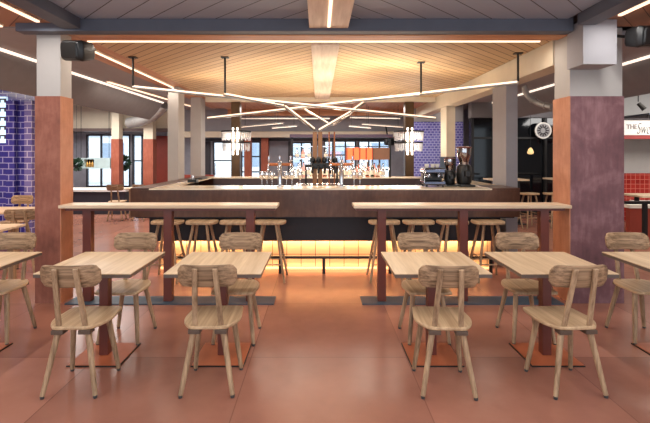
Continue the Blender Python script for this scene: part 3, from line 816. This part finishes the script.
# warm uplight given off by the sticks
for (a, b), pw in zip(sticks, (8, 2, 2, 7, 5, 2, 2, 1, 2)):
    A, B = P(*a), P(*b); d = B-A; ang = math.atan2(d.y, d.x)
    area((A+B)/2+Vector((0, 0, .04)), d.length*.9, .05, pw*1.2, (1, .80, .56), (PI, 0, -ang), 'stick_uplight')
# rear short strips below the soffit
for a, b, Y, lab in (((240, 126.5), (283, 122.5), 11.0, 'slim light stick hung behind the left chandelier, longer of two'), ((272, 127.5), (297, 125.5), 11.4, 'short light stick hung behind the bar, left of centre'),
                ((362, 123.5), (403, 126.5), 11.0, 'slim light stick hung near the right chandelier, longer of two'), ((349, 125.5), (371, 127.5), 11.4, 'short light stick hung behind the bar, right of centre'),
                ((240, 118), (330, 118), 12.2, 'level light stick across the rear soffit, left half'), ((350, 117), (400, 118), 12.2, 'level light stick across the rear soffit, right half')):
    A, B = P(a[0], a[1], Y), P(b[0], b[1], Y)
    t = thing('light_stick', lab, 'pendant light', (A+B)/2, 'light sticks behind the bar')
    MB().bar(A, B, .04, .03).build('stick', 'tube', t); MB().bar(A-Vector((0, 0, .021)), B-Vector((0, 0, .021)), .034, .011).build('diffuser', 'stickled', t)
    ceil = 2.86 if Y < 12.3 else 3.0
    for p in (A.lerp(B, .12), A.lerp(B, .88)): MB().tube(p+Vector((0, 0, .016)), (p.x, p.y, ceil), .005, .005, 8).build('wire', 'black', t)

# ================================================================== SPEAKERS, DUCTS, SPOT
def speaker(loc, rz, label, br):
    t = thing('wall_speaker', label, 'speaker', loc); x, y, z = loc
    w, h, d = .19, .115, .10
    pts = [(-w, -h*.62), (-w*.9, -h*.9), (w*.9, -h*.9), (w, -h*.62), (w, h*.62), (w*.9, h*.9), (-w*.9, h*.9), (-w, h*.62)]
    mb = MB()
    secs = [(-d, .86), (-d*.6, 1.0), (d*.7, .80), (d, .60)]; rings = []
    for yy, k in secs: rings.append([mb.bm.verts.new((x+a*k, y+yy, z+b*k)) for a, b in pts])
    for i in range(3):
        for k in range(8): mb.bm.faces.new((rings[i][k], rings[i][(k+1) % 8], rings[i+1][(k+1) % 8], rings[i+1][k]))
    mb.bm.faces.new(rings[0][::-1]); mb.bm.faces.new(rings[-1])
    mb.build('cabinet', 'black', t, bevel=.008, smooth=True)
    mb = MB(); g = [mb.bm.verts.new((x+a*.8, y-d-.001, z+b*.8)) for a, b in pts]; g2 = [mb.bm.verts.new((x+a*.74, y-d-.014, z+b*.74)) for a, b in pts]
    for k in range(8): mb.bm.faces.new((g[k], g[(k+1) % 8], g2[(k+1) % 8], g2[k]))
    mb.bm.faces.new(g2); mb.bm.faces.new(g[::-1]); mb.build('grille', 'black', t)
    MB().bar((x, y+d*.5, z), (x+br[0], y+br[1], z+br[2]), .03, .03).build('bracket', 'blacksteel', t)
    t.rotation_euler = rz
    return t
speaker((-2.47, 4.46, 2.66), (R(8), R(8), R(-32)), 'black loudspeaker fixed beside the top of the left column', (-.15, .25, .03))
speaker((3.20, 4.28, 2.755), (R(8), R(-6), R(22)), 'black loudspeaker fixed beside the top of the plum column', (-.05, .30, .05))
speaker((PX(389.5, 12.9), 12.9, PZ(142, 12.9)), (0, 0, R(25)), 'black loudspeaker hung over the rear bar shelf beside the right chandelier', (0, .2, .5))
def arc_duct(pts, r, label, Y):
    P3 = [P(px, py, yy) for px, py, yy in pts]
    out = []
    for i in range(len(P3)-1):
        p0, p1, p2, p3 = P3[max(i-1, 0)], P3[i], P3[i+1], P3[min(i+2, len(P3)-1)]
        for j in range(6):
            t = j/6; out.append(0.5*((2*p1)+(-p0+p2)*t+(2*p0-5*p1+4*p2-p3)*t*t+(-p0+3*p1-3*p2+p3)*t**3))
    out.append(P3[-1])
    t = thing('ventilation_duct', label, 'duct', P3[0])
    MB().path(out, r, 18).build('pipe', 'duct', t, smooth=True)
    for i in range(3, len(out)-2, 6):
        d = (out[i+1]-out[i]).normalized()*.02; MB().path([out[i]-d, out[i]+d], r+.012, 18).build('joint_band', 'duct', t, smooth=True)
arc_duct([(129, 123, 13.0), (146, 119, 12.7), (157, 112, 12.3), (164, 104, 12.0)], .16, 'round grey duct curving below the ceiling left of the bar', 11)
arc_duct([(524, 86, 8.4), (528, 96, 8.4), (538, 103, 8.3), (552, 107, 8.0)], .055, 'thin round grey duct looping under the ceiling right of the bar', 9)

# ================================================================== RIGHT AISLE
# round emblem on the smoked glass
Ye = 11.3; ex = P(543, 130.5, Ye); rr = .215
em = thing('round_wall_emblem', 'round white wheel shaped emblem hung on the smoked glass', 'wall emblem', ex)
def disc_y(mb, c, r, y0, y1, n=32):
    a = [mb.bm.verts.new((c.x+r*math.cos(2*PI*k/n), y0, c.z+r*math.sin(2*PI*k/n))) for k in range(n)]
    b = [mb.bm.verts.new((c.x+r*math.cos(2*PI*k/n), y1, c.z+r*math.sin(2*PI*k/n))) for k in range(n)]
    mb.bm.faces.new(a); mb.bm.faces.new(b[::-1])
    for k in range(n): mb.bm.faces.new((a[k], a[(k+1) % n], b[(k+1) % n], b[k]))
mb = MB(); disc_y(mb, ex, rr, Ye, Ye+.03); mb.build('disc', plain('silver_grey', (150, 148, 148), .3), em)
mb = MB()
for k in range(12):
    a = 2*PI*k/12; mb.bar(ex+Vector((math.cos(a)*.07, -.008, math.sin(a)*.07)), ex+Vector((math.cos(a)*.15, -.008, math.sin(a)*.15)), .03, .012, up=(0, 1, 0))
mb.build('spokes', 'signink', em)
mb = MB(); mb.lathe([(0.16, 0)], (0, 0, 0), 3) if False else None
n = 32; v = []
for k in range(n):
    a = 2*PI*k/n; v.append([mb.bm.verts.new((ex.x+r_*math.cos(a), y_, ex.z+r_*math.sin(a))) for r_, y_ in ((.18, Ye-.001), (.18, Ye-.02), (.215, Ye-.02), (.215, Ye-.001))])
for k in range(n):
    for j in range(4): mb.bm.faces.new((v[k][j], v[(k+1) % n][j], v[(k+1) % n][(j+1) % 4], v[k][(j+1) % 4]))
mb.build('rim', 'signwhite', em)
MB().tube(ex+Vector((0, .05, .0)), ex+Vector((0, .19, .0)), .02, .02, 10).build('fixing', 'blacksteel', em)
area(ex+Vector((-.3, -.9, .5)), .1, .1, 6, NEUT, (R(62), 0, R(-18)), 'emblem_spot')
# small pendants reflected near the glazing
t = thing('glass_pendant', 'small warm glass pendant in front of the smoked glass', 'pendant light', P(530.5, 150, 10.9))
p = P(530.5, 152, 10.9)
MB().tube((p.x, p.y, p.z+.13), (p.x, p.y, 2.96), .005, .005, 8).build('cord', 'black', t)
MB().lathe([(.015, .11), (.05, .07), (.075, 0), (.07, -.04), (.03, -.06)], p, 18).build('shade', emis('pendant_glow', (255, 216, 150), .5), t, smooth=True)
# high table and stools
def high_table(x0, x1, Y, z, label, leg='blacksteel'):
    t = thing('high_table', label, 'high table', ((x0+x1)/2, Y, 0))
    MB().box(x0, x1, Y-.3, Y+.3, z-.035, z).build('table_top', 'ledge', t, bevel=.004)
    for x in (x0+.12, x1-.12):
        MB().box(x-.03, x+.03, Y-.03, Y+.03, .012, z-.036).build('leg', leg, t); MB().box(x-.1, x+.1, Y-.22, Y+.22, 0, .0115).build('base_plate', leg, t)
high_table(3.9, 4.72, 10.0, 1.03, 'pale high table right of the bar in front of the smoked glass')
high_table(5.42, 6.4, 10.2, 1.03, 'pale high table mostly hidden behind the plum column')
for x, y, lab in ((4.62, 9.5, 'pale oak stool drawn up to the high table right of the bar'), (4.15, 9.45, 'pale oak stool behind the pale column right of the bar'), (5.14, 9.5, 'pale oak stool half hidden behind the plum column')):
    t = copy_tree(st0); t.location = (x, y, 0); t['label'] = lab; t['group'] = 'oak stools at the high tables on the right'; t.rotation_euler = (0, 0, .2)
# alcove: sign, banquette, tables
sg = thing('hanging_sign', 'white shop sign with dark script lettering and red underline above the red tiles', 'sign', (8.2, 9.6, 1.9))
SY = 9.6
sx0 = 6.75
MB().box(sx0, 8.9, SY, SY+.05, PZ(135, SY), PZ(120, SY)).build('board', 'signwhite', sg)
MB().box(sx0, 8.9, SY-.03, SY+.06, PZ(139, SY), PZ(135.3, SY)).build('underline', 'signred', sg)
MB().box(sx0, 8.9, SY-.03, SY+.06, PZ(119.9, SY), PZ(118.3, SY)).build('top_edge', 'signink', sg)
for x in (7.3, 8.6): MB().tube((x, SY+.02, PZ(118.2, SY)), (x, SY+.02, 2.458 if SY > 9.5 else 3.1), .008, .008, 8).build('hanger', 'blacksteel', sg)
def text(body, size, loc, mat, parent, shear=0.0, sx=1.0, off=0.0):
    cu = bpy.data.curves.new('lettering', 'FONT'); cu.body = body; cu.size = size; cu.extrude = .004; cu.offset = off; cu.shear = shear
    o = bpy.data.objects.new('tmp', cu); COL.objects.link(o); bpy.context.view_layer.update()
    me = bpy.data.meshes.new_from_object(o.evaluated_get(bpy.context.evaluated_depsgraph_get())); COL.objects.unlink(o); bpy.data.objects.remove(o)
    me.transform(Matrix.Translation(Vector(loc)-wloc(parent)) @ Matrix.Rotation(PI/2, 4, 'X') @ Matrix.Diagonal((sx, 1, 1, 1)))
    me.materials.clear(); me.materials.append(M[mat])
    r = bpy.data.objects.new('lettering', me); COL.objects.link(r); r.parent = parent
    return r
text('THE', .15, (PX(626.5, SY), SY-.006, PZ(129, SY)), 'signgrey', sg, .0, .85)
text('Sweet', .37, (PX(636.5, SY), SY-.006, PZ(134, SY)), 'signink', sg, .35, .47, -.010)
bq = thing('banquette', 'long red tiled banquette with white cushion along the alcove wall', 'bench', (8.5, 10.0, 0))
MB().box(7.42, 9.9, 9.85, 10.35, 0, .40).build('plinth', 'redtile', bq)
MB().box(7.40, 9.92, 9.80, 10.35, .401, .50).build('cushion', 'cushion', bq, bevel=.02)
bq = thing('low_divider', 'low red panelled divider with white top in front of the banquette', 'divider', (7.4, 8.0, 0))
MB().box(5.75, 8.6, 8.0, 8.12, 0, .60).build('red_panel', 'redpaint', bq)
MB().box(5.72, 8.6, 7.97, 8.15, .601, .66).build('white_cap', 'cushion', bq)
high_table(6.3, 7.5, 8.75, .78, 'white topped table in front of the red tiled alcove')
ps = thing('post_stand', 'black square post standing at the right edge by the red divider', 'post', (6.0, 7.55, 0))
MB().box(PX(643, 7.6), PX(646.5, 7.6), 7.57, 7.63, .01, PZ(204, 7.6)).build('upright', 'black', ps)
MB().box(PX(624, 7.6), PX(665, 7.6), 7.55, 7.65, PZ(204, 7.6)+.001, PZ(204, 7.6)+.05).build('crossbar', 'black', ps)
MB().box(PX(640, 7.6), PX(650, 7.6), 7.5, 7.7, 0, .0095).build('foot', 'black', ps)
tsx = P(641, 106, 8.0)
ts = thing('track_spot', 'small black track spotlight above the white sign', 'spotlight', tsx)
MB().tube(tsx+Vector((-.05, 0, .05)), tsx+Vector((.03, -.05, -.07)), .035, .045, 14).build('lamp_head', 'black', ts, smooth=True)
MB().tube(tsx+Vector((-.05, 0, .08)), (tsx.x-.05, tsx.y, 3.13), .01, .01, 8).build('stem', 'black', ts)
area((8.1, 8.2, 2.9), 1.6, 1.6, 80, NEUT, (R(20), 0, 0), 'alcove_light')

# ================================================================== LEFT AISLE
lb = thing('lightbox_sign', 'pale lit panel with dark stacked marks set on the cobalt tiled wall', 'sign', (-6.1, YT-.1, 1.85))
MB().box(-6.6, -5.89, YT-.06, YT-.002, PZ(143, YT), PZ(97, YT)).build('lit_panel', 'screen', lb)
for i in range(5):
    mb = MB()
    z = PZ(139-i*9, YT); x0, x1 = PX(1.5, YT), PX(8.5, YT)
    mb.box(x0, x1, YT-.075, YT-.061, z+.05, z+.075).box(x0, x0+.03, YT-.075, YT-.061, z, z+.05).box(x1-.03, x1, YT-.075, YT-.061, z, z+.05)
    mb.build('mark', 'signink', lb)
# high counter along tiles with lit chairs
def left_table(x0, x1, Y, z, label):
    t = thing('long_oak_table', label, 'table', ((x0+x1)/2, Y, 0))
    MB().box(x0, x1, Y-.35, Y+.35, z-.03, z).build('table_top', 'ledge', t, bevel=.004)
    for x in (x0+.15, x1-.12):
        for s in (-1, 1): MB().box(x-.03, x+.03, Y+s*.28-.03, Y+s*.28+.03, 0, z-.031).build('leg', 'oak_chair', t)
left_table(-6.2, -4.42, 6.72, .74, 'pale oak table against the cobalt tiled wall')
left_table(-5.3, -3.62, 5.0, .74, 'long oak table at the far left edge behind the front row')
for x, y, rz, lab in ((-3.98, 5.88, 14, 'oak chair seen from behind just left of the rust clad column'), (-5.2, 7.42, 178, 'oak chair with its back to the cobalt tiled wall'),
                      (-4.75, 5.86, 5, 'oak chair cut off by the left edge of the view')):
    place_chair(x, y, R(rz), lab, 'oak chairs in the left aisle')
# bulkhead box with gold bottles, and plants
Yb = 13.0
bh = thing('display_box', 'pale teal hanging box with a dark niche at the rear left', 'display box', (PX(90, Yb), Yb, PZ(168, Yb)))
x0, x1, z0, z1 = PX(75, Yb), PX(110, Yb), PZ(168.5, Yb), PZ(158, Yb)
MB().box(x0, PX(84, Yb), Yb, Yb+.3, z0, z1).box(PX(94, Yb), x1, Yb, Yb+.3, z0, z1).box(PX(84, Yb), PX(94, Yb), Yb, Yb+.3, z0, z0+.04).box(PX(84, Yb), PX(94, Yb), Yb, Yb+.3, z1-.04, z1).build('box_shell', 'teal', bh)
MB().box(PX(84, Yb), PX(94, Yb), Yb+.2, Yb+.25, z0+.04, z1-.04).build('niche_back', 'black', bh)
for x in (x0+.1, x1-.1): MB().tube((x, Yb+.15, z1), (x, Yb+.15, 3.13), .008, .008, 8).build('hanger', 'blacksteel', bh)
for px in (85.5, 88, 90.5, 92.7):
    o = MB().lathe([(.03, 0), (.033, .02), (.03, .12), (.012, .15), (.012, .2)], n=12).build('gold_bottle', 'gold', None, smooth=True)
    o.location = (PX(px, Yb), Yb+.1, z0+.041); tag(o, 'small golden bottle in the niche of the teal box', 'bottle', 'golden bottles in the teal box')
def leaves(cx, cy, cz, r, n, parent, h=1.0):
    mb = MB()
    for i in range(n):
        d = Vector((random.gauss(0, 1), random.gauss(0, 1), random.gauss(0, 1)*h)).normalized()
        p = Vector((cx, cy, cz))+Vector((d.x, d.y, d.z*h))*r*random.uniform(.3, 1)
        a = d.orthogonal().normalized()*.035; b = d*.11
        v = [mb.bm.verts.new(q) for q in (p, p+b*.5+a, p+b, p+b*.5-a)]; mb.bm.faces.new(v)
    return mb.build('foliage', 'leaf', parent)
pl = thing('hanging_plant', 'dark green trailing plant at the left end of the teal box', 'plant', (PX(76, 12.6), 12.6, PZ(170, 12.6)))
leaves(PX(76.5, 12.6), 12.6, PZ(164.5, 12.6), .13, 150, pl)
MB().lathe([(.05, -.06), (.07, .04)], (PX(76.5, 12.6), 12.6, PZ(166, 12.6)), 14).build('pot', 'black', pl)
MB().tube((PX(76.5, 12.6), 12.6, PZ(165, 12.6)), (PX(76.5, 12.6), 12.6, 3.13), .004, .004, 6).build('cord', 'black', pl)
pl = thing('potted_tree', 'slender potted tree in front of the rear left window', 'plant', (PX(123.5, 13.6), 13.6, 0))
Xp = PX(123.5, 13.6)
leaves(Xp, 13.6, PZ(163, 13.6), .16, 170, pl, 1.2)
MB().tube((Xp, 13.6, .3), (Xp, 13.6, PZ(164, 13.6)), .02, .012, 8).build('trunk', 'bronze', pl, smooth=True)
MB().lathe([(.14, 0), (.18, .32), (.16, .32), (.15, .28)], (Xp, 13.6, 0), 18).build('pot', 'blacksteel', pl, smooth=True)
# white service counter at the rear left and a red-brown booth bench
sc = thing('service_counter', 'low white service counter in front of the rear left windows', 'counter', (-5.6, 11.8, 0))
MB().box(-7.2, -5.15, 11.5, 12.1, .0, .60).build('body', 'frame', sc); MB().box(-7.25, -5.1, 11.45, 12.15, .601, .66).build('counter_top', 'signwhite', sc)
# rear-left cafe tables, chairs with red-orange backs
left_table(-4.9, -4.0, 11.2, .74, 'small oak table at the rear between the terracotta columns')
for x, y, rz, lab in ((-4.9, 10.5, 10, 'oak chair in front of the slim terracotta column'), (-4.25, 10.5, -20, 'oak chair at the rear table left of the plaster columns')):
    place_chair(x, y, R(rz), lab, 'oak chairs in the rear left area')
bo = thing('booth_bench', 'dark brown booth bench behind the left end of the bar', 'bench', (-3.6, 12.2, 0))
MB().box(-4.3, -3.05, 12.0, 12.5, 0, .45).build('seat_base', 'apron', bo); MB().box(-4.3, -3.05, 12.501, 12.6, 0, 1.0).build('backrest', 'redpaint', bo)

# ================================================================== GENERAL LIGHT
W = bpy.data.worlds.new('World'); C.world = W; W.use_nodes = True
bg = W.node_tree.nodes['Background']; bg.inputs[0].default_value = (.80, .90, 1.0, 1); bg.inputs[1].default_value = 1.2
area((-3, 16.5, 5.5), 24, 3, 2200, (.9, .95, 1.0), (R(55), 0, 0), 'facade_fill_light')  # unseen lamp added to brighten the facade behind the rear windows
area((0, -2.6, 1.7), 9, 2.4, 70, (.90, .94, 1.0), (R(90), 0, 0), 'front_fill_light')  # unseen fill added behind the camera, standing in for daylight
area((-4.9, 5.6, 2.90), .6, 1.6, 35, WARM, (0, 0, 0), 'left_corner_light')
area((-6.5, 5.0, 2.95), 1.5, 4, 120, SOFT, (0, 0, 0), 'left_aisle_light')
area((-6, 11.0, 2.95), 3, 2.5, 170, NEUT, (0, 0, 0), 'rear_left_light')
area((6.0, 6.5, 2.95), 2.0, 3, 60, SOFT, (0, 0, 0), 'right_aisle_light')
area((.3, 11.2, 2.75), 4, 1.2, 110, NEUT, (0, 0, 0), 'rear_soffit_light')
area((.1, 7.5, 2.3), 2.5, .5, 30, SOFT, (0, 0, 0), 'bar_down_light')
area((.3, 8.5, 1.99), 2.2, .2, 22, (1, .82, .60), (PI, 0, 0), 'ceiling_fill_light')  # unseen lamp added over the gantry to even out the golden ceiling
area((.0, 6.6, 1.62), 1.0, .2, 12, (1, .82, .60), (PI, 0, 0), 'tap_uplight') if False else None
area((.1, 8.62, 1.3), 3.2, .06, 22, (1, .80, .66), (R(-90), 0, 0), 'back_bar_light')

cam = bpy.data.cameras.new('Camera'); co = bpy.data.objects.new('Camera', cam); COL.objects.link(co)
co.location = (0, 0, EYE); co.rotation_euler = (PI/2, 0, 0)
cam.sensor_width = 36; cam.sensor_fit = 'HORIZONTAL'; cam.lens = F/650*36
cam.shift_x = (325-CX)/650; cam.shift_y = -(211.5-HY)/650
cam.clip_start = .05; cam.clip_end = 100
C.camera = co
C.view_settings.view_transform = 'Standard'; C.view_settings.look = 'None'; C.view_settings.gamma = 1
C.view_settings.use_curve_mapping = False
C.view_settings.exposure = 0.25
